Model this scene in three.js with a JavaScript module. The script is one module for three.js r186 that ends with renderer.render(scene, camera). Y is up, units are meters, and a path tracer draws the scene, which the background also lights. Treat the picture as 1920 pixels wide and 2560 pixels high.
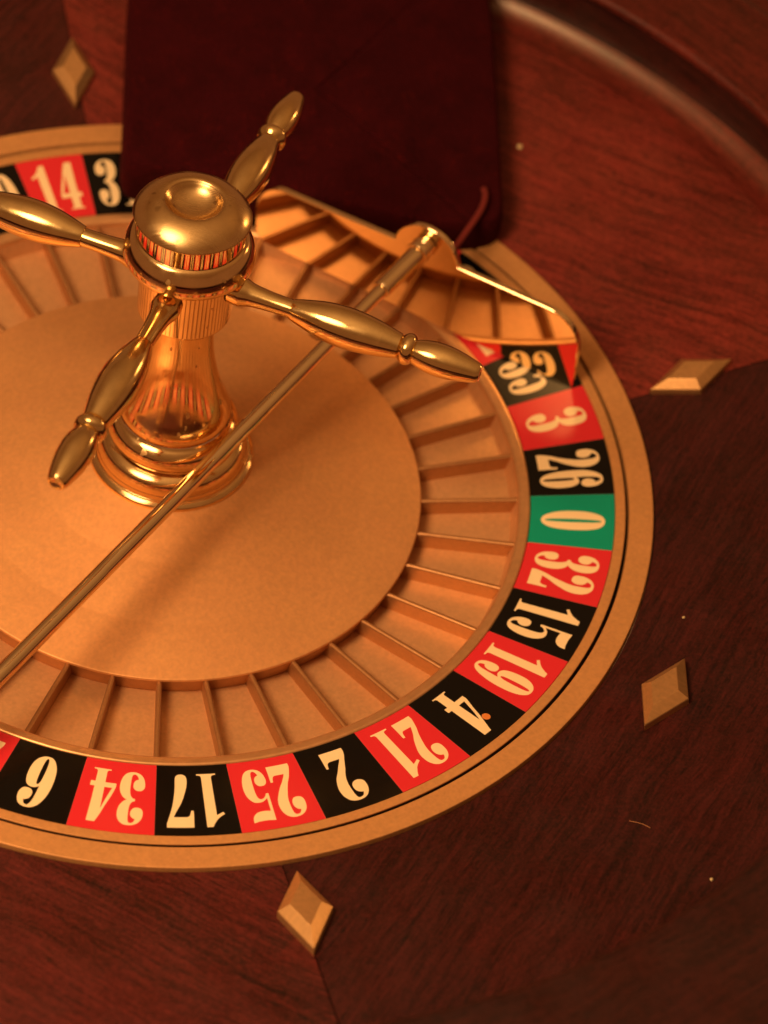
import * as THREE from 'three';
import { mergeVertices } from 'three/addons/utils/BufferGeometryUtils.js';

// ---------------------------------------------------------------- camera, light, exposure
const scene = new THREE.Scene();
const camera = new THREE.PerspectiveCamera(25.846, 0.75, 0.05, 30);
{
  const pitch = 0.84688, roll = 0.20451;
  const fw = new THREE.Vector3(0, -Math.sin(pitch), -Math.cos(pitch)), rt = new THREE.Vector3(1, 0, 0), up = new THREE.Vector3().crossVectors(rt, fw);
  const r = rt.clone().multiplyScalar(Math.cos(roll)).addScaledVector(up, Math.sin(roll)), u = rt.clone().multiplyScalar(-Math.sin(roll)).addScaledVector(up, Math.cos(roll));
  camera.position.set(0.12235, 0.91743, 0.82404);
  camera.quaternion.setFromRotationMatrix(new THREE.Matrix4().makeBasis(r, u, fw.clone().negate()));
  camera.focus = 1.13;
  camera.userData.fStop = 5;
}
const renderer = new THREE.WebGLRenderer({ antialias: true });
renderer.toneMapping = THREE.LinearToneMapping;
renderer.toneMappingExposure = 0.88;
renderer.shadowMap.enabled = true;
scene.background = new THREE.Color().setRGB(0.27, 0.105, 0.037);          // the dim warm room all round
const LAMPS = [
  { at: [-0.365, 0.835, 0.455], radius: 0.20, candela: 0.95, color: [1, 0.60, 0.28], glow: 12, label: 'round frosted lamp globe glowing warm over the left side of the wheel' },
  { at: [1.60, 0.48, -1.35], radius: 0.09, candela: 0.9, color: [1, 0.52, 0.18], glow: 14, label: 'small frosted lamp globe glowing beyond the back right of the bowl' },
];

// ---------------------------------------------------------------- helpers
const taken = new Map();
function numbered(name) { const n = taken.get(name) ?? 0; taken.set(name, n + 1); return n ? name + '_' + String(n).padStart(3, '0') : name; }
function tag(o, label, category, group) { o.userData.label = label; o.userData.category = category; if (group) o.userData.group = group; return o; }
function thing(name, label, category, at = [0, 0, 0], group) { const o = new THREE.Group(); o.name = numbered(name); o.position.set(...at); scene.add(o); return tag(o, label, category, group); }
function part(name, geo, mat, parent) { const m = new THREE.Mesh(geo, mat); m.name = name; m.castShadow = m.receiveShadow = true; parent.add(m); return m; }
function rng(seed) { let s = seed >>> 0; return () => { s = (s + 0x6d2b79f5) >>> 0; let t = Math.imul(s ^ (s >>> 15), 1 | s); t = (t + Math.imul(t ^ (t >>> 7), 61 | t)) ^ t; return ((t ^ (t >>> 14)) >>> 0) / 4294967296; }; }
const lerp = (a, b, t) => a + (b - a) * t, clamp = (x, a = 0, b = 1) => Math.min(b, Math.max(a, x));
const smooth = (a, b, x) => { const t = clamp((x - a) / (b - a)); return t * t * (3 - 2 * t); };
// value noise that repeats every px by py cells
function noiser(seed, px, py) {
  const r = rng(seed), g = new Float32Array(px * py); for (let i = 0; i < g.length; i++) g[i] = r();
  return (x, y) => {
    const ix = Math.floor(x), iy = Math.floor(y), fx = x - ix, fy = y - iy, sx = fx * fx * (3 - 2 * fx), sy = fy * fy * (3 - 2 * fy);
    const x0 = ((ix % px) + px) % px, x1 = (x0 + 1) % px, y0 = ((iy % py) + py) % py * px, y1 = ((((iy + 1) % py) + py) % py) * px;
    return lerp(lerp(g[y0 + x0], g[y0 + x1], sx), lerp(g[y1 + x0], g[y1 + x1], sx), sy);
  };
}
function texture(size, fn, srgb) {
  const d = new Uint8Array(size * size * 4);
  for (let y = 0, o = 0; y < size; y++) for (let x = 0; x < size; x++, o += 4) { const c = fn(x / size, y / size); d[o] = clamp(c[0]) * 255; d[o + 1] = clamp(c[1]) * 255; d[o + 2] = clamp(c[2]) * 255; d[o + 3] = 255; }
  const t = new THREE.DataTexture(d, size, size); t.wrapS = t.wrapT = THREE.RepeatWrapping; t.magFilter = THREE.LinearFilter; t.needsUpdate = true;
  if (srgb) t.colorSpace = THREE.SRGBColorSpace;
  return t;
}
const toS = (l) => l <= 0.0031308 ? l * 12.92 : 1.055 * Math.pow(l, 1 / 2.4) - 0.055;
// a ring of revolution: profile [[radius, height], ...] swept from angle a0 to a1 (clockwise seen from above, 0 towards +x)
function rev(profile, a0 = 0, a1 = Math.PI * 2, n = 180, { crease = 0.5, uv, cap = false } = {}) {
  const pos = [], tex = [], idx = [], P = profile.length;
  for (let i = 0; i <= n; i++) {
    const a = a0 + (a1 - a0) * i / n, c = Math.cos(a), s = Math.sin(a); let len = 0;
    for (let j = 0; j < P; j++) {
      const [r, y] = profile[j]; if (j) len += Math.hypot(r - profile[j - 1][0], y - profile[j - 1][1]);
      pos.push(r * c, y, r * s); const q = uv ? uv(r, a, y, len) : [a * 0.2, len]; tex.push(q[0], q[1]);
    }
  }
  for (let i = 0; i < n; i++) for (let j = 0; j < P - 1; j++) { const a = i * P + j, b = a + P; idx.push(a, a + 1, b, b, a + 1, b + 1); }
  if (cap) {                                                             // close the two ends of a sector (the profile is a closed loop)
    for (const i of [0, n]) for (let j = 1; j < P - 2; j++) idx.push(...(i ? [i * P, i * P + j + 1, i * P + j] : [0, j, j + 1]));
  }
  let g = new THREE.BufferGeometry();
  g.setAttribute('position', new THREE.Float32BufferAttribute(pos, 3)); g.setAttribute('uv', new THREE.Float32BufferAttribute(tex, 2)); g.setIndex(idx);
  return toCreasedNormals(weldless(g), crease);
}
// smooth normals except across edges sharper than the crease angle (positions matched to a micrometre)
function toCreasedNormals(g, crease) {
  const p = g.attributes.position, n = p.count / 3, N = new Float32Array(p.count * 3), map = new Map(), keys = new Array(p.count), a = new THREE.Vector3(), b = new THREE.Vector3(), c = new THREE.Vector3(), F = [], cos = Math.cos(crease);
  for (let i = 0; i < n; i++) {
    a.fromBufferAttribute(p, i * 3); b.fromBufferAttribute(p, i * 3 + 1); c.fromBufferAttribute(p, i * 3 + 2);
    const f = new THREE.Vector3().subVectors(c, b).cross(a.clone().sub(b)), area = f.length(); F.push([f.divideScalar(area || 1), area]);
    for (let j = 0; j < 3; j++) { const v = i * 3 + j, k = Math.round(p.getX(v) * 1e6) + '_' + Math.round(p.getY(v) * 1e6) + '_' + Math.round(p.getZ(v) * 1e6); keys[v] = k; const l = map.get(k); if (l) l.push(i); else map.set(k, [i]); }
  }
  const m = new THREE.Vector3();
  for (let v = 0; v < p.count; v++) {
    const own = F[Math.floor(v / 3)][0]; m.set(0, 0, 0);
    for (const i of map.get(keys[v])) if (F[i][1] > 0 && F[i][0].dot(own) >= cos) m.addScaledVector(F[i][0], F[i][1]);
    if (m.lengthSq() < 1e-30) m.copy(own); m.normalize(); N[v * 3] = m.x; N[v * 3 + 1] = m.y; N[v * 3 + 2] = m.z;
  }
  g.setAttribute('normal', new THREE.BufferAttribute(N, 3)); return g;
}
function weldless(g) { const o = g.toNonIndexed(); return o; }
// a smooth curve through profile points
function curve(points, per = 6) {
  const c = new THREE.CatmullRomCurve3(points.map(([r, y]) => new THREE.Vector3(r, y, 0)), false, 'centripetal');
  return c.getPoints((points.length - 1) * per).map((p) => [Math.max(p.x, 0), p.y]);
}
// straight profile with its corners rounded off
function rounded(points, rad) {
  const out = [points[0]];
  for (let i = 1; i < points.length - 1; i++) {
    const [a, b, c] = [points[i - 1], points[i], points[i + 1]], da = Math.hypot(a[0] - b[0], a[1] - b[1]), dc = Math.hypot(c[0] - b[0], c[1] - b[1]), k = Math.min(rad, da * 0.45, dc * 0.45);
    const p = [b[0] + (a[0] - b[0]) * k / da, b[1] + (a[1] - b[1]) * k / da], q = [b[0] + (c[0] - b[0]) * k / dc, b[1] + (c[1] - b[1]) * k / dc];
    for (const t of [0, 0.25, 0.5, 0.75, 1]) out.push([0, 1].map((d) => (1 - t) * (1 - t) * p[d] + 2 * t * (1 - t) * b[d] + t * t * q[d]));
  }
  out.push(points.at(-1)); return out;
}

// ---------------------------------------------------------------- materials
const N1 = noiser(11, 64, 64), N2 = noiser(12, 256, 256), N3 = noiser(13, 512, 512), N4 = noiser(14, 24, 512), N5 = noiser(15, 90, 900), N6 = noiser(16, 16, 16);
// mahogany: grain runs along u; one repeat is 0.5 m; fine dark pores, ribbon figure
const grainHeight = (u, v) => { const w = v + 0.006 * (N6(u * 16, v * 16) - 0.5); return N5(u * 90, w * 900); };
const woodMap = texture(1024, (u, v) => {
  const w = v + 0.012 * (N6(u * 16, v * 16) - 0.5), band = N4(u * 6, w * 128), fine = N4(u * 24, w * 512), pore = N5(u * 90, w * 900), blotch = N1(u * 12, v * 20), ribbon = N6(u * 8, v * 4);
  let t = 0.64 + 0.26 * (band - 0.5) + 0.44 * (fine - 0.5) + 0.22 * (blotch - 0.5) + 0.22 * (ribbon - 0.5) + 0.5 * (N3(u * 512, v * 512) - 0.5) + 0.2 * smooth(0.72, 0.92, N5(u * 90 + 31, w * 450));
  t *= 1 - 0.5 * smooth(0.68, 0.92, pore);
  const red = 0.5 + 0.9 * (N1(u * 30 + 7, v * 60) - 0.5);
  return [toS(0.235 * t + 0.014 * red), toS(0.032 * t + 0.003 * (1 - red)), toS(0.024 * t)];
}, true);
const woodBump = texture(1024, (u, v) => { const g = 0.7 - 0.5 * smooth(0.6, 0.95, grainHeight(u, v)) + 0.25 * N4(u * 24, v * 512); return [g, g, g]; });
const woodRough = texture(512, (u, v) => { const g = 0.42 + 0.22 * N1(u * 30, v * 30) + 0.12 * N2(u * 256, v * 256); return [g, g, g]; });
const wood = (tint, rough = 0.9, spec = 0.55) => new THREE.MeshPhysicalMaterial({ color: new THREE.Color().setRGB(...tint), map: woodMap, bumpMap: woodBump, bumpScale: 0.00022, roughnessMap: woodRough, roughness: rough, specularIntensity: spec });
const varnished = (tint) => { const m = wood(tint, 0.62, 1); m.specularColor = new THREE.Color().setRGB(1, 0.72, 0.4); m.clearcoat = 1; m.clearcoatRoughness = 0.34; m.roughness = 0.56; m.bumpScale = 0.0001; return m; };
// satin gold of the cone and rings: fine speckle, faint wear
const satinMap = texture(1024, (u, v) => { const s = 0.92 + 0.10 * (N3(u * 512, v * 512) - 0.5) + 0.10 * (N2(u * 256, v * 256) - 0.5) + 0.07 * (N1(u * 20, v * 20) - 0.5); return [toS(s), toS(s * (0.99 + 0.03 * (N1(u * 40, v * 40) - 0.5))), toS(s * 0.98)]; }, true);
const satinBump = texture(1024, (u, v) => { const g = 0.6 * N3(u * 512, v * 512) + 0.4 * N2(u * 256, v * 256); return [g, g, g]; });
const satin = (rgb, rough, metal) => new THREE.MeshPhysicalMaterial({ color: new THREE.Color().setRGB(...rgb), map: satinMap, bumpMap: satinBump, bumpScale: 0.00004, roughness: rough, metalness: metal });
const M = {
  cone: satin([0.80, 0.40, 0.16], 0.5, 0.5), band: satin([0.74, 0.37, 0.14], 0.5, 0.4), fret: satin([0.50, 0.25, 0.105], 0.4, 0.65), lip: satin([0.82, 0.46, 0.22], 0.34, 0.7), floor: satin([0.78, 0.43, 0.21], 0.4, 0.5),
  black: new THREE.MeshStandardMaterial({ color: new THREE.Color().setRGB(0.006, 0.005, 0.004), roughness: 0.8 }),
};
// polished brass with tarnish: darker, duller spots and a handled haze
const spotAt = (() => { const r = rng(77), s = []; for (let i = 0; i < 24; i++) s.push([r(), r(), 0.006 + 0.03 * r() * r(), 0.35 + 0.6 * r()]); return (u, v) => { let k = 0; for (const [x, y, q, a] of s) { let dx = Math.abs(u - x), dy = Math.abs(v - y); dx = Math.min(dx, 1 - dx); dy = Math.min(dy, 1 - dy); const d = Math.hypot(dx, dy) + 0.010 * (N2(u * 128, v * 128) - 0.5); k = Math.max(k, a * (1 - smooth(q * 0.5, q, d))); } return k; }; })();
const brassMap = texture(512, (u, v) => { const k = spotAt(u, v), h = 0.93 + 0.12 * (N1(u * 16, v * 16) - 0.5) + 0.06 * (N2(u * 120, v * 120) - 0.5); return [toS(h * (1 - 0.45 * k)), toS(h * (1 - 0.5 * k)), toS(h * (1 - 0.55 * k))]; }, true);
const brassRough = texture(512, (u, v) => { const k = spotAt(u, v), g = 0.03 + 0.05 * N1(u * 24, v * 24) + 0.03 * N2(u * 200, v * 200) + 0.30 * k; return [g, g, g]; });
const brass = (rgb, rough = 1) => new THREE.MeshPhysicalMaterial({ color: new THREE.Color().setRGB(...rgb), map: brassMap, roughnessMap: brassRough, roughness: rough, metalness: 1 });
M.brass = brass([0.95, 0.66, 0.32]);
M.cap = new THREE.MeshPhysicalMaterial({ color: new THREE.Color().setRGB(0.86, 0.60, 0.28), map: brassMap, roughness: 0.26, metalness: 1 });
M.worn = brass([0.95, 0.66, 0.32], 1.9); 
// turned brass of the grips: fine lathe lines round the grip
const gripMap = texture(512, (u, v) => { const h = 0.93 + 0.14 * (N1(u * 16, v * 16) - 0.5) + 0.06 * (N2(u * 120, v * 120) - 0.5); return [toS(h), toS(h * 0.985), toS(h * 0.96)]; }, true);
const turnBump = texture(512, (u, v) => { const g = 0.6 * N4(u * 2, v * 512) + 0.4 * N4(u * 2 + 9, v * 200); return [g, g, g]; });
const gripRough = texture(512, (u, v) => { const g = 0.5 + 0.5 * N1(u * 20, v * 20) + 0.35 * (N4(u * 2, v * 512) - 0.5) + 0.3 * smooth(0.55, 0.75, N6(u * 14, v * 14)); return [g, g, g]; });
M.cap.roughnessMap = gripRough; M.cap.roughness = 0.28;
M.grip = new THREE.MeshPhysicalMaterial({ color: new THREE.Color().setRGB(0.90, 0.66, 0.31), map: gripMap, bumpMap: turnBump, bumpScale: 0.00001, roughnessMap: gripRough, roughness: 0.17, metalness: 1, anisotropy: 0.5, anisotropyRotation: Math.PI / 2 });
M.mirror = new THREE.MeshPhysicalMaterial({ color: new THREE.Color().setRGB(0.97, 0.76, 0.46), roughness: 0.04, metalness: 1 });

// ---------------------------------------------------------------- number print: condensed high-contrast figures, drawn in a box 100 wide and 250 high
const GLYPH = {
  0: 'M50 0C82 0 98 48 98 125C98 202 82 250 50 250C18 250 2 202 2 125C2 48 18 0 50 0ZM50 12C42 12 40 50 40 125C40 200 42 238 50 238C58 238 60 200 60 125C60 50 58 12 50 12Z',
  1: 'M72 0L72 232C73 244 79 246 92 247L92 250L14 250L14 247C27 246 33 244 34 232L34 50L10 64L6 56C24 46 44 26 52 0Z',
  2: 'M2 64C2 22 22 0 52 0C82 0 98 26 98 64C98 118 54 160 32 206L70 206C82 206 88 198 91 176L98 176L96 250L3 250L3 236C14 188 60 132 60 66C60 26 58 8 46 8C34 8 27 16 25 30C40 32 47 44 47 60C47 78 38 88 25 88C10 88 2 78 2 64Z',
  3: 'M4 58C4 20 24 0 52 0C80 0 94 22 94 58C94 92 82 110 62 118C86 126 98 148 98 184C98 226 80 250 50 250C22 250 2 228 2 190C2 174 10 164 24 164C38 164 46 174 46 188C46 204 38 214 26 216C28 232 36 242 46 242C58 242 60 224 60 184C60 146 56 124 36 122L36 114C54 112 57 94 57 58C57 22 55 8 46 8C36 8 29 16 27 30C40 32 47 42 47 56C47 72 38 82 25 82C12 82 4 72 4 58Z',
  4: 'M54 0L82 0L82 166L99 166L99 186L82 186L82 236C83 245 88 247 98 247L98 250L30 250L30 247C40 247 45 245 46 236L46 186L1 186L1 170ZM46 52L13 166L46 166Z',
  5: 'M14 2C40 8 70 8 90 0C92 34 76 48 46 48C34 48 26 46 20 44L18 112C28 98 40 92 54 92C84 92 98 124 98 168C98 222 80 250 48 250C22 250 2 230 2 194C2 178 10 168 24 168C38 168 46 178 46 192C46 206 38 216 26 218C28 234 36 242 46 242C58 242 60 218 60 168C60 120 56 104 42 104C32 104 22 112 18 128L11 128Z',
  6: 'M96 58C96 76 88 86 75 86C62 86 54 76 54 60C54 44 62 34 73 32C71 16 66 8 57 8C42 8 40 50 40 112C46 100 54 96 64 96C88 96 98 130 98 172C98 222 80 250 50 250C16 250 2 200 2 130C2 50 22 0 56 0C82 0 96 24 96 58ZM50 112C42 112 40 130 40 172C40 220 42 242 50 242C58 242 60 220 60 172C60 130 58 112 50 112Z',
  7: 'M6 0L98 0L98 16C80 90 66 150 66 222C66 238 64 250 44 250C28 250 22 240 22 224C22 160 56 100 78 46L30 46C18 46 14 54 11 76L4 76Z',
  8: 'M50 0C78 0 92 24 92 60C92 92 82 108 66 118C88 130 98 152 98 186C98 228 80 250 50 250C20 250 2 228 2 186C2 152 14 134 34 124C16 112 8 94 8 62C8 24 24 0 50 0ZM50 8C42 8 38 24 38 58C38 88 46 102 56 112C62 100 64 88 64 60C64 24 58 8 50 8ZM44 132C36 146 34 160 34 188C34 224 40 242 50 242C60 242 66 226 66 192C66 162 58 146 44 132Z',
};
const ORDER = [0, 32, 15, 19, 4, 21, 2, 25, 17, 34, 6, 27, 13, 36, 11, 30, 8, 23, 10, 5, 24, 16, 33, 1, 20, 14, 31, 9, 22, 18, 29, 7, 28, 12, 35, 3, 26];
const CELL = 240, COLS = 8, atlas = document.createElement('canvas'); atlas.width = CELL * COLS; atlas.height = CELL * 5;
{
  const g = atlas.getContext('2d');
  const trace = (d) => { const k = d.match(/[MLCZ]|-?[\d.]+/g); g.beginPath(); let i = 0; while (i < k.length) { const c = k[i++]; const n = () => +k[i++]; if (c === 'M') g.moveTo(n(), n()); else if (c === 'L') g.lineTo(n(), n()); else if (c === 'C') g.bezierCurveTo(n(), n(), n(), n(), n(), n()); else if (c === 'Z') g.closePath(); } };
  ORDER.forEach((num, k) => {
    g.save(); g.translate((k % COLS) * CELL, Math.floor(k / COLS) * CELL);
    g.beginPath(); g.rect(0, 0, CELL, CELL); g.clip();
    g.fillStyle = num === 0 ? 'rgb(12,156,132)' : k % 2 ? 'rgb(218,48,58)' : 'rgb(15,13,11)'; g.fillRect(0, 0, CELL, CELL);
    g.fillStyle = 'rgb(250,224,180)'; g.strokeStyle = g.fillStyle; g.lineWidth = 3.2; g.lineJoin = 'round';
    const s = String(num), w = s.length === 1 ? 88 : 80, gap = 11, total = s.length * w + (s.length - 1) * gap;
    [...s].forEach((ch, i) => {
      g.save(); g.translate(CELL / 2 - total / 2 + i * (w + gap), CELL * 0.125); g.scale(w / 100, CELL * 0.74 / 250);
      if (ch === '9') { g.translate(100, 250); g.rotate(Math.PI); trace(GLYPH[6]); } else trace(GLYPH[ch]);
      g.fill('evenodd'); g.stroke(); g.restore();
    });
    if (num === 4) { g.fillStyle = 'rgb(222,132,66)'; g.beginPath(); g.ellipse(92, 70, 13, 12, 0.4, 0, 7); g.fill(); }   // worn spot in the figure
    g.restore();
  });
}
const atlasMap = new THREE.CanvasTexture(atlas); atlasMap.colorSpace = THREE.SRGBColorSpace;
M.print = new THREE.MeshPhysicalMaterial({ map: atlasMap, roughness: 0.16, specularIntensity: 0.55, bumpMap: satinBump, bumpScale: 0.00001 });

// ---------------------------------------------------------------- the wheel
const STEP = Math.PI * 2 / 37, ZERO = -0.05749, edge = (k) => ZERO + (k - 0.5) * STEP;      // edge(k): the border before number k
const wheel = thing('roulette_rotor', 'satin gold roulette wheel with a brass turret and a ring of red and black numbers', 'roulette wheel');
const polar = (r, a) => [r * Math.cos(a) * 2, r * Math.sin(a) * 2];      // uv over a disc, one repeat every half metre
part('cone', rev(rounded([[0.030, 0.0015], [0.0462, 0.0002], [0.075, -0.0075], [0.110, -0.0150], [0.1427, -0.0200], [0.1430, -0.0212]], 0.0006), 0, Math.PI * 2, 240, { crease: 0.35, uv: polar }), M.cone, wheel);
part('cone_skirt', rev([[0.1429, -0.0211], [0.1402, -0.0335]], 0, Math.PI * 2, 240, { crease: 0.35 }), M.fret, wheel);
for (let k = 0; k < 37; k++) {
  const floor = part('pocket', rev([[0.1400, -0.0332], [0.1412, -0.0327], [0.1945, -0.0228], [0.1968, -0.0125]], edge(k), edge(k + 1), 5, { uv: polar }), M.floor, wheel);
  // the thin upright fret between two pockets, with a rounded top
  const sh = new THREE.Shape(), t = 0.0014, prof = [];
  for (let i = 0; i <= 8; i++) { const q = Math.PI * i / 8; prof.push([t * Math.cos(q), t * Math.sin(q) * 0.9]); }
  const pos = [], ix = [], tex = [], a = edge(k), c = Math.cos(a), s = Math.sin(a), rows = [[0.1404, -0.0218, -0.0334], [0.1434, -0.0212, -0.0330], [0.1450, -0.0208, -0.0325], [0.1945, -0.0124, -0.0232], [0.1972, -0.0118, -0.0150]];
  for (const [r, top, bot] of rows) for (const [w, h] of [[t, null], ...prof, [-t, null]]) { const y = h === null ? bot : top - t * 0.9 + h; pos.push(r * c - w * s, y, r * s + w * c); tex.push(r * 2, y * 2 + w * 2 + k * 0.037); }
  const n = prof.length + 2; for (let i = 0; i < rows.length - 1; i++) for (let j = 0; j < n - 1; j++) { const p = i * n + j; ix.push(p, p + 1, p + n, p + n, p + 1, p + n + 1); }
  const g = new THREE.BufferGeometry(); g.setAttribute('position', new THREE.Float32BufferAttribute(pos, 3)); g.setAttribute('uv', new THREE.Float32BufferAttribute(tex, 2)); g.setIndex(ix);
  part('fret', toCreasedNormals(g.toNonIndexed(), 0.9), M.fret, wheel);
}
part('inner_ring', rev(curve([[0.1966, -0.0140], [0.1968, -0.0112], [0.1980, -0.0098], [0.2000, -0.0090], [0.2022, -0.0084], [0.2034, -0.0091], [0.2036, -0.0120]], 4), 0, Math.PI * 2, 240, { crease: 0.9 }), M.lip, wheel);
for (let k = 0; k < 37; k++) {
  const u0 = (k % COLS) / COLS, v1 = 1 - Math.floor(k / COLS) / 5, a0 = edge(k) + 0.0002, a1 = edge(k + 1) - 0.0002;
  const colour = ORDER[k] === 0 ? 'green' : k % 2 ? 'red' : 'black';
  const tile = part('number_panel', rev([[0.2036, -0.0105], [0.2037, -0.00868], [0.2497, -0.00008], [0.2500, -0.0020]], a0, a1, 8, { uv: (r, a) => [u0 + lerp(0.004, 0.996, (a - a0) / (a1 - a0)) / COLS, v1 - lerp(0.996, 0.004, clamp((r - 0.2035) / 0.0465)) / 5] }), M.print, wheel);
  tile.userData.label = colour + ' panel printed with the number ' + ORDER[k];
}
part('outer_ring', rev(rounded([[0.2501, -0.0030], [0.2501, 0.0006], [0.2555, 0.0014], [0.2556, 0.0006]], 0.0006), 0, Math.PI * 2, 240, { crease: 0.9, uv: polar }), M.band, wheel);

// the turret: a part of the wheel with its own pieces
const turret = new THREE.Group(); turret.name = 'turret'; wheel.add(turret);
const cyl = (s) => ({ crease: 0.5, uv: (r, a, y, len) => [a * 0.32, len * 8 + s] });
part('foot', rev([[0.0440, -0.0020], ...rounded([[0.0455, -0.0020], [0.0455, 0.0022], [0.0432, 0.0040], [0.0420, 0.0042], [0.0415, 0.0068]], 0.0008), ...curve([[0.0412, 0.0072], [0.0408, 0.0105], [0.0392, 0.0140], [0.0362, 0.0162], [0.0335, 0.0172]], 5),
  ...curve([[0.0334, 0.0176], [0.0352, 0.0198], [0.0360, 0.0236], [0.0348, 0.0280], [0.0322, 0.0310], [0.0306, 0.0322], [0.0296, 0.0332]], 5)], 0, Math.PI * 2, 120, cyl(0)), M.worn, turret);
part('stem', rev(curve([[0.0292, 0.0330], [0.0300, 0.0350], [0.0301, 0.0378], [0.0289, 0.0415], [0.0262, 0.0480], [0.0234, 0.0560], [0.0207, 0.0655], [0.0187, 0.0750], [0.0174, 0.0840], [0.0168, 0.0950], [0.0168, 0.1100]], 8), 0, Math.PI * 2, 160, cyl(0.3)), M.worn, turret);
part('hub', rev([...rounded([[0.0120, 0.1085], [0.0228, 0.1085], [0.0243, 0.1100], [0.0246, 0.1420]], 0.0010), ...curve([[0.0247, 0.1424], [0.0262, 0.1434], [0.0295, 0.1446]], 4)], 0, Math.PI * 2, 120, cyl(0.55)), M.brass, turret);
part('collar', rev(curve([[0.0290, 0.1445], [0.0322, 0.1458], [0.0333, 0.1478], [0.0334, 0.1505], [0.0327, 0.1545], [0.0311, 0.1582], [0.0292, 0.1608], [0.0278, 0.1618]], 7), 0, Math.PI * 2, 160, cyl(0.7)), M.worn, turret);
part('neck_band', rev([[0.0277, 0.1612], [0.0277, 0.1735]], 0, Math.PI * 2, 160, cyl(0.2)), M.brass, turret);
part('cap', rev([[0.0272, 0.1735], ...curve([[0.0290, 0.1733], [0.0297, 0.1741], [0.0290, 0.1757], [0.0273, 0.1779], [0.0246, 0.1803], [0.0213, 0.1823], [0.0180, 0.1835], [0.0157, 0.1838], [0.0145, 0.1834], [0.0137, 0.1825]], 5), ...curve([[0.0134, 0.1822], [0.0115, 0.1800], [0.0085, 0.1780], [0.0045, 0.1767], [0, 0.1763]], 5)], 0, Math.PI * 2, 120, { crease: 0.7, uv: (r, a) => [0.5 + r * Math.cos(a) * 9, 0.37 + r * Math.sin(a) * 9] }), M.cap, turret);
// a turned handle along +x, root at the hub
const HP = [[0.0240, 0.0074], [0.0300, 0.0077], [0.0318, 0.0072], [0.0350, 0.0062], [0.0420, 0.0054], [0.0500, 0.0050], [0.0570, 0.0049]];
const HG = [[0.0572, 0.0054], [0.0580, 0.0057], [0.0640, 0.0074], [0.0720, 0.0093], [0.0800, 0.0104], [0.0880, 0.0107], [0.0960, 0.0101], [0.1040, 0.0089], [0.1110, 0.0074], [0.1150, 0.0065]];
const HB = [[0.1152, 0.0058], [0.1160, 0.0066], [0.1176, 0.0079], [0.1195, 0.0083], [0.1214, 0.0078], [0.1226, 0.0066], [0.1230, 0.0060]];
const HE = [[0.1232, 0.0063], [0.1240, 0.0066], [0.1300, 0.0081], [0.1370, 0.0086], [0.1440, 0.0080], [0.1510, 0.0066], [0.1560, 0.0053], [0.1572, 0.0048]];
const handleGeo = (() => {
  const prof = [...curve(HP, 5), ...curve(HG, 6), ...curve(HB, 5), ...curve(HE, 6), [0.1580, 0.0041], [0.1581, 0.0030], [0.1576, 0.0014], [0.1572, 0]];
  const g = rev(prof.map(([x, r]) => [r, x]), 0, Math.PI * 2, 40, { crease: 0.6, uv: (r, a, y, len) => [a / 6.2832, len * 12] });   // along +y, then turned
  g.rotateZ(-Math.PI / 2); return g;
})();
for (let k = 0; k < 4; k++) { const h = part('handle', handleGeo, M.grip, turret); h.position.y = 0.134; h.rotation.y = -(10.4 / 180 * Math.PI + k * Math.PI / 2); }

// ---------------------------------------------------------------- the bowl
const bowl = thing('roulette_bowl', 'red mahogany roulette bowl with brass diamonds around the wheel', 'roulette bowl');
part('brass_ring', rev(rounded([[0.2575, -0.0080], [0.2576, 0.0026], [0.2706, 0.0050], [0.2714, 0.0010]], 0.0007), 0, Math.PI * 2, 240, { crease: 0.9, uv: polar }), M.band, bowl);
part('gap', rev([[0.2553, 0.0006], [0.2554, -0.0060], [0.2556, -0.0070], [0.2590, -0.0070]], 0, Math.PI * 2, 120), M.black, bowl);  // groove walls coloured black, shade painted in between wheel and brass ring
const slope = (r) => 0.0032 + (r - 0.272) * 0.277;
const SHEEN_TINT = [[0.25, 0.25, 0.31], [0.47, 0.48, 0.56], [0.34, 0.36, 0.40], [1.0, 1, 1]];  // light and dark grain sheen of each quadrant, painted into the wood tint
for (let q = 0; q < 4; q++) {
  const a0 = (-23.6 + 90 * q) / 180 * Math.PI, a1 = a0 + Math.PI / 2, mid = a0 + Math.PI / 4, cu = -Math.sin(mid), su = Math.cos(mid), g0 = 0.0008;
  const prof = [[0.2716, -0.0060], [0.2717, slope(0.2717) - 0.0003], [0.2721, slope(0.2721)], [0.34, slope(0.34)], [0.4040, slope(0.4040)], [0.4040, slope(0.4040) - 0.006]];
  part('wood_panel', rev(prof, a0 + g0, a1 - g0, 60, { crease: 0.3, uv: (r, a) => { const x = r * Math.cos(a), z = r * Math.sin(a); return [(x * cu + z * su) * 2 + 0.13 + 0.31 * q, (-x * su + z * cu) * 2 + 0.27 * q]; } }), wood(SHEEN_TINT[q]), bowl);
}
part('joint_bed', rev([[0.2716, -0.004], [0.4040, slope(0.404) - 0.007]], 0, Math.PI * 2, 120), M.black, bowl);
const around = (r, a, y, len) => [a * 0.42 * 2, len * 2 + 0.4];
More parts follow.
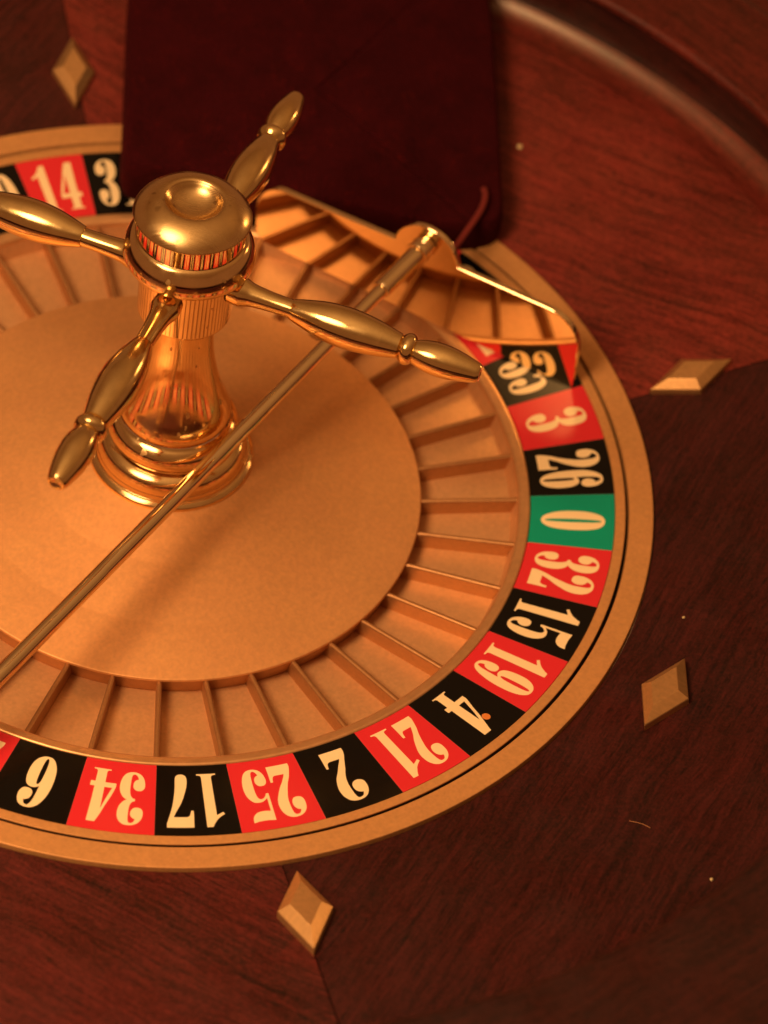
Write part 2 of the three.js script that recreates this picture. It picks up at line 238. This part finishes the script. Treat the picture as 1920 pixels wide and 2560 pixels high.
for (let q = 0; q < 4; q++) {                                        // track and rim are jointed where the panels are
  const a0 = (-23.6 + 90 * q) / 180 * Math.PI, a1 = a0 + Math.PI / 2, k = [0.20, 0.6, 0.34, 0.9][q];  // k: the same light and dark quadrants, painted into track and rim colour
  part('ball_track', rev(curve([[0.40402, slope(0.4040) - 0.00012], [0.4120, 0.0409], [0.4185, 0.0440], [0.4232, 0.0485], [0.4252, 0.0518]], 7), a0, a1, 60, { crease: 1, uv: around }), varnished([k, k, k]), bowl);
  part('track_wall', rev(curve([[0.42525, 0.0519], [0.4272, 0.0570], [0.4288, 0.0680], [0.4284, 0.0780], [0.4240, 0.0850], [0.4150, 0.0892], [0.4066, 0.0915]], 6), a0, a1, 60, { crease: 1, uv: around }), wood([0.24, 0.26, 0.26]), bowl);
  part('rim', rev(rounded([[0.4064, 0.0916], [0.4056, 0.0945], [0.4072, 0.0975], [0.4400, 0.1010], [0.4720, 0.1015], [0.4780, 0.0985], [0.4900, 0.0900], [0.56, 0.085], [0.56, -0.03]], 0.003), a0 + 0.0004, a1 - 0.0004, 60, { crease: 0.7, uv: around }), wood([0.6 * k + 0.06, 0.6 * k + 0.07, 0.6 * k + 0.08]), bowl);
}
// brass diamonds: a lozenge with upright sides, a bevel and a small flat top
function diamondGeo(L, W) {
  const ring = (k, y, push = 0) => [[L * k + push, y, 0], [0, y, W * k + push * 0.55], [-L * k - push, y, 0], [0, y, -W * k - push * 0.55]];
  const rings = [ring(1, -0.003), ring(1, 0.0036), ring(0.975, 0.0042), ring(0.60, 0.0078), ring(0.56, 0.0081)], pos = [], tri = (...v) => v.forEach((p) => pos.push(...p));
  for (let i = 0; i < rings.length - 1; i++) for (let j = 0; j < 4; j++) { const [a, b, c, d] = [rings[i][j], rings[i][(j + 1) % 4], rings[i + 1][j], rings[i + 1][(j + 1) % 4]]; tri(a, c, b); tri(b, c, d); }
  const t = rings.at(-1); tri(t[0], t[2], t[1]); tri(t[0], t[3], t[2]);
  const g = new THREE.BufferGeometry(); g.setAttribute('position', new THREE.Float32BufferAttribute(pos, 3));
  g.setAttribute('uv', new THREE.Float32BufferAttribute(pos.flatMap((_, i) => i % 3 ? [] : [pos[i] * 2 + pos[i + 1], pos[i + 2] * 2 + pos[i + 1]]), 2));
  g.computeVertexNormals(); return g;
}
M.diamond = satin([0.80, 0.47, 0.21], 0.38, 0.8); M.diamond.bumpScale = 0.00002;
const dg = diamondGeo(0.0262, 0.0132);
for (let k = 0; k < 8; k++) {
  const a = (21.0 + 45 * k) / 180 * Math.PI, r = [0.3040, 0.3060, 0.3060, 0.3060, 0.3060, 0.3098, 0.3060, 0.3092][k], d = part('diamond', dg, M.diamond, bowl);
  d.position.set(r * Math.cos(a), slope(r), r * Math.sin(a));
  d.rotation.order = 'YZX'; d.rotation.y = -a; d.rotation.z = Math.atan(0.277);      // tilt with the slope, long side outwards
  d.rotateY((k % 2 === 0 ? 90 : 0) * Math.PI / 180 - [-1, 6.2, 2, -3, 4, 6.9, 1, -5.4][k] * Math.PI / 180);            // set by hand, none quite square
}

// ---------------------------------------------------------------- the rake: a polished blade on a long rod
{
  const B0 = new THREE.Vector3(0.01110, -0.0136, -0.19780), B1 = new THREE.Vector3(0.21451, -0.0016, -0.11315), t = B1.clone().sub(B0), L = t.length(), lean = -3 / 180 * Math.PI; t.normalize();
  const n0 = new THREE.Vector3(-t.z, 0, t.x).normalize(), u0 = new THREE.Vector3().crossVectors(n0, t);
  const up = u0.clone().multiplyScalar(Math.cos(lean)).addScaledVector(n0, -Math.sin(lean)), n = n0.clone().multiplyScalar(Math.cos(lean)).addScaledVector(u0, Math.sin(lean));
  const rake = thing('croupier_rake', 'polished brass rake with a long rod lying across the wheel', 'rake', [(B0.x + B1.x) / 2, (B0.y + B1.y) / 2, (B0.z + B1.z) / 2]);
  rake.quaternion.setFromRotationMatrix(new THREE.Matrix4().makeBasis(t, up, n));
  const h = L / 2, s = new THREE.Shape(), br = 0.0208, bx = 0.0070, by = 0.0490, yl = 0.0480, yr = 0.0528, ym = (yl + yr) / 2, bw = Math.sqrt(br * br - (ym - by) ** 2), ba = Math.asin((ym - by) / br);
  s.moveTo(-h + 0.001, 0); s.lineTo(h - 0.001, 0); s.lineTo(h, 0.001);
  s.lineTo(h, yr - 0.026); s.bezierCurveTo(h, yr - 0.010, h - 0.008, yr - 0.0005, h - 0.024, yr - 0.001);
  s.lineTo(bx + bw, ym); s.absarc(bx, by, br, ba, Math.PI - ba, false);
  s.lineTo(-h + 0.018, yl - 0.0008); s.bezierCurveTo(-h + 0.007, yl - 0.002, -h, yl - 0.012, -h, yl - 0.026); s.lineTo(-h, 0.001); s.closePath();
  const blade = new THREE.ExtrudeGeometry(s, { depth: 0.0020, bevelEnabled: true, bevelThickness: 0.0010, bevelSize: 0.0009, bevelSegments: 3, curveSegments: 24 }); blade.translate(0, 0.0004, -0.0030);
  part('blade', toCreasedNormals(blade.index ? blade.toNonIndexed() : blade, 0.35), M.mirror, rake);
  const tube = (prof) => { const g = rev(prof, 0, Math.PI * 2, 40, { crease: 0.6 }); g.rotateX(Math.PI / 2); return g; };   // along +z
  const aim = new THREE.Quaternion().setFromUnitVectors(new THREE.Vector3(0, 0, 1), new THREE.Vector3(-0.0432, -0.0077, 0.9990).normalize());
  const at = (m) => { m.position.set(0.0066, 0.0585, 0); m.quaternion.copy(aim); return m; };
  at(part('nut', tube(rounded([[0, 0.0004], [0.0072, 0.0004], [0.0072, 0.0048], [0.0062, 0.0056], [0.0072, 0.0064], [0.0072, 0.0108], [0.0050, 0.0112]], 0.0006)), M.mirror, rake));
  at(part('sleeve', tube(rounded([[0.0040, 0.0112], [0.0056, 0.0112], [0.0056, 0.0462], [0.0048, 0.0476], [0.0038, 0.0476]], 0.0007)), M.mirror, rake));
  at(part('rod', tube(rounded([[0.0036, 0.0472], [0.0041, 0.0474], [0.0044, 0.3], [0.0045, 0.475], [0, 0.476]], 0.001)), M.mirror, rake));
}

// ---------------------------------------------------------------- the velvet pouch
M.velvet = new THREE.MeshPhysicalMaterial({
  color: new THREE.Color().setRGB(1, 1, 1), roughness: 0.95, specularIntensity: 0.2, sheen: 0.35, sheenColor: new THREE.Color().setRGB(0.16, 0.006, 0.012), sheenRoughness: 0.5,
  map: texture(512, (u, v) => { const f = 0.7 + 0.9 * (N3(u * 512, v * 512) - 0.5) + 0.22 * (N1(u * 14, v * 14) - 0.5), rub = smooth(0.74, 0.9, N2(u * 256, v * 256)) * smooth(0.5, 0.8, N1(u * 20, v * 20)); return [toS(0.052 * f + 0.06 * rub), toS(0.0024 * f + 0.003 * rub), toS(0.0052 * f)]; }, true),
  bumpMap: satinBump, bumpScale: 0.0006,
});
M.cord = new THREE.MeshPhysicalMaterial({ color: new THREE.Color().setRGB(0.30, 0.025, 0.02), roughness: 0.8, sheen: 0.3, sheenColor: new THREE.Color().setRGB(0.5, 0.06, 0.04), bumpMap: satinBump, bumpScale: 0.0008 });
{
  const a = new THREE.Vector3(-0.20217, 0.23345, -0.95112), w = new THREE.Vector3(0.97815, 0, -0.20791), n = new THREE.Vector3(0.04854, 0.97237, 0.22834);
  const pouch = thing('velvet_pouch', 'dark red velvet pouch with a thin cord lying over the back of the bowl', 'pouch', [0.04278, 0.010, -0.20193]);
  pouch.quaternion.setFromRotationMatrix(new THREE.Matrix4().makeBasis(w, n, a.clone().negate()));        // local x across, y out of its face, -z away
  const U = 160, V = 40, W = 0.117, F = 0.030, B = 0.195, pos = [], tex = [], ix = [];
  const sp = (x, e) => Math.sign(x) * Math.pow(Math.abs(x), e);
  for (let j = 0; j <= V; j++) {
    const ph = (j / V - 0.5) * Math.PI, k = Math.pow(Math.max(Math.cos(ph), 0), 0.30), y0 = 0.0215 * sp(Math.sin(ph), 0.72);
    for (let i = 0; i <= U; i++) {
      const th = i / U * Math.PI * 2, c = Math.cos(th), s = Math.sin(th), ex = 0.17;
      let x = W * sp(c, ex); const zb = -0.045, front = Math.min(Math.max(-0.012, -0.012 + 0.45 * (x + 0.03)), 0.014);
      let z = s > 0 ? zb + (front - zb) * sp(s, 0.18) : zb + (-B - zb) * sp(-s, 0.22);
      const zc = -0.08, inset = (1 - k) * 0.020; x *= 1 - inset / W; z = zc + (z - zc) * (1 - inset / 0.09);
      const top = ph > 0 ? 1 : 0, u = x * 9, v = z * 9;
      const y = y0 + top * k * 0 + top * Math.sin(ph) * (0.0016 * (N6(u + 3, v + 5) - 0.5) + 0.0009 * (N1(u * 3, v * 3) - 0.5) - 0.0014 * (1 - smooth(0, 0.0045, Math.abs(x - 0.094 - 0.012 * z))) );
      const kk = clamp((Math.PI / 2 - Math.abs(ph)) / 0.5);
      pos.push(x * kk, y, kk * z + (1 - kk) * zc); tex.push(x * kk * 6, (kk * z + (1 - kk) * zc) * 6 + y * 6);
    }
  }
  for (let j = 0; j < V; j++) for (let i = 0; i < U; i++) { const p = j * (U + 1) + i; ix.push(p, p + U + 1, p + 1, p + 1, p + U + 1, p + U + 2); }
  const g = new THREE.BufferGeometry(); g.setAttribute('position', new THREE.Float32BufferAttribute(pos, 3)); g.setAttribute('uv', new THREE.Float32BufferAttribute(tex, 2)); g.setIndex(ix); g.computeVertexNormals();
  part('bag', g, M.velvet, pouch);
  const pts = [[0.1030, 0.0215, -0.0130], [0.1034, 0.0232, -0.0080], [0.1018, 0.0236, 0.0000], [0.0972, 0.0236, 0.0095], [0.0906, 0.0230, 0.0200], [0.0835, 0.0200, 0.0300], [0.0760, 0.0130, 0.0340], [0.0660, 0.0050, 0.0330]].map((p) => new THREE.Vector3(...p));
  part('cord', new THREE.TubeGeometry(new THREE.CatmullRomCurve3(pts), 60, 0.0019, 10), M.cord, pouch);
}

// ---------------------------------------------------------------- crumbs and a fibre on the wood
function pebble(r, seed) { const g = mergeVertices(new THREE.IcosahedronGeometry(r, 2)), p = g.attributes.position, q = rng(seed), f = [q(), q(), q()]; for (let i = 0; i < p.count; i++) { const k = 1 + 0.25 * Math.sin(p.getX(i) / r * 2.3 + f[0] * 6) * Math.cos(p.getZ(i) / r * 2.9 + f[1] * 6); p.setXYZ(i, p.getX(i) * k, p.getY(i) * k * 0.75, p.getZ(i) * k); } g.computeVertexNormals(); return g; }
M.fibre = new THREE.MeshStandardMaterial({ color: new THREE.Color().setRGB(0.45, 0.2, 0.09), roughness: 0.8 });
M.crumb = new THREE.MeshStandardMaterial({ color: new THREE.Color().setRGB(0.8, 0.62, 0.34), roughness: 0.7 });
for (const [x, y, z, r, label] of [[0.1596, 0.0229, -0.2933, 0.0019, 'pale crumb on the wood right of the velvet pouch'], [0.2904, 0.0090, 0.0520, 0.0007, 'tiny pale speck on the wood above the right-hand lozenge'], [0.3093, 0.0138, 0.2289, 0.0008, 'tiny pale speck on the dark wood at the lower right']]) {
  const rr = Math.hypot(x, z), m = new THREE.Mesh(pebble(r, Math.round(r * 1e6)), M.crumb); m.name = numbered('crumb'); m.position.set(x, slope(rr) + r * 0.55, z); m.castShadow = m.receiveShadow = true; scene.add(m); tag(m, label, 'crumb');
}
{
  const p = [[0.2700, 0.1957], [0.2740, 0.1964], [0.2775, 0.1976], [0.2802, 0.1992]].map(([x, z]) => new THREE.Vector3(x, slope(Math.hypot(x, z)) + 0.0004, z));
  const m = new THREE.Mesh(new THREE.TubeGeometry(new THREE.CatmullRomCurve3(p), 20, 0.00016, 6), M.fibre); m.name = 'fibre'; m.castShadow = m.receiveShadow = true; scene.add(m); tag(m, 'short pale fibre lying on the dark wood at the lower right', 'fibre');
}

// ---------------------------------------------------------------- the pale ceiling over the table, lit by the lamps and mirrored in the brass
{
  const c = new THREE.Mesh(new THREE.BoxGeometry(7, 0.1, 7), new THREE.MeshStandardMaterial({ color: new THREE.Color().setRGB(0.72, 0.66, 0.56), roughness: 0.9 }));
  c.name = 'ceiling'; c.position.set(0, 1.95, 0); c.receiveShadow = c.castShadow = true; c.userData.kind = 'structure'; scene.add(c);
}

// ---------------------------------------------------------------- the lamps outside the frame
for (const l of LAMPS) {
  const lamp = thing('lamp_globe', l.label, 'lamp', l.at), c = new THREE.Color().setRGB(...l.color);
  const globe = part('globe', new THREE.SphereGeometry(l.radius, 32, 20), new THREE.MeshStandardMaterial({ color: 0x000000, emissive: c, emissiveIntensity: l.glow, roughness: 1 }), lamp); globe.castShadow = false;
  part('stem', new THREE.CylinderGeometry(0.008, 0.008, 1.9 - l.at[1] - l.radius, 12).translate(0, l.radius + (1.9 - l.at[1] - l.radius) / 2, 0), M.black, lamp);
  const p = new THREE.PointLight(c, l.candela, 0, 2); p.position.set(...l.at); p.castShadow = true; p.shadow.radius = l.radius / 0.02 * 0.96; scene.add(p); p.name = 'lamp_light';
}

renderer.render(scene, camera);
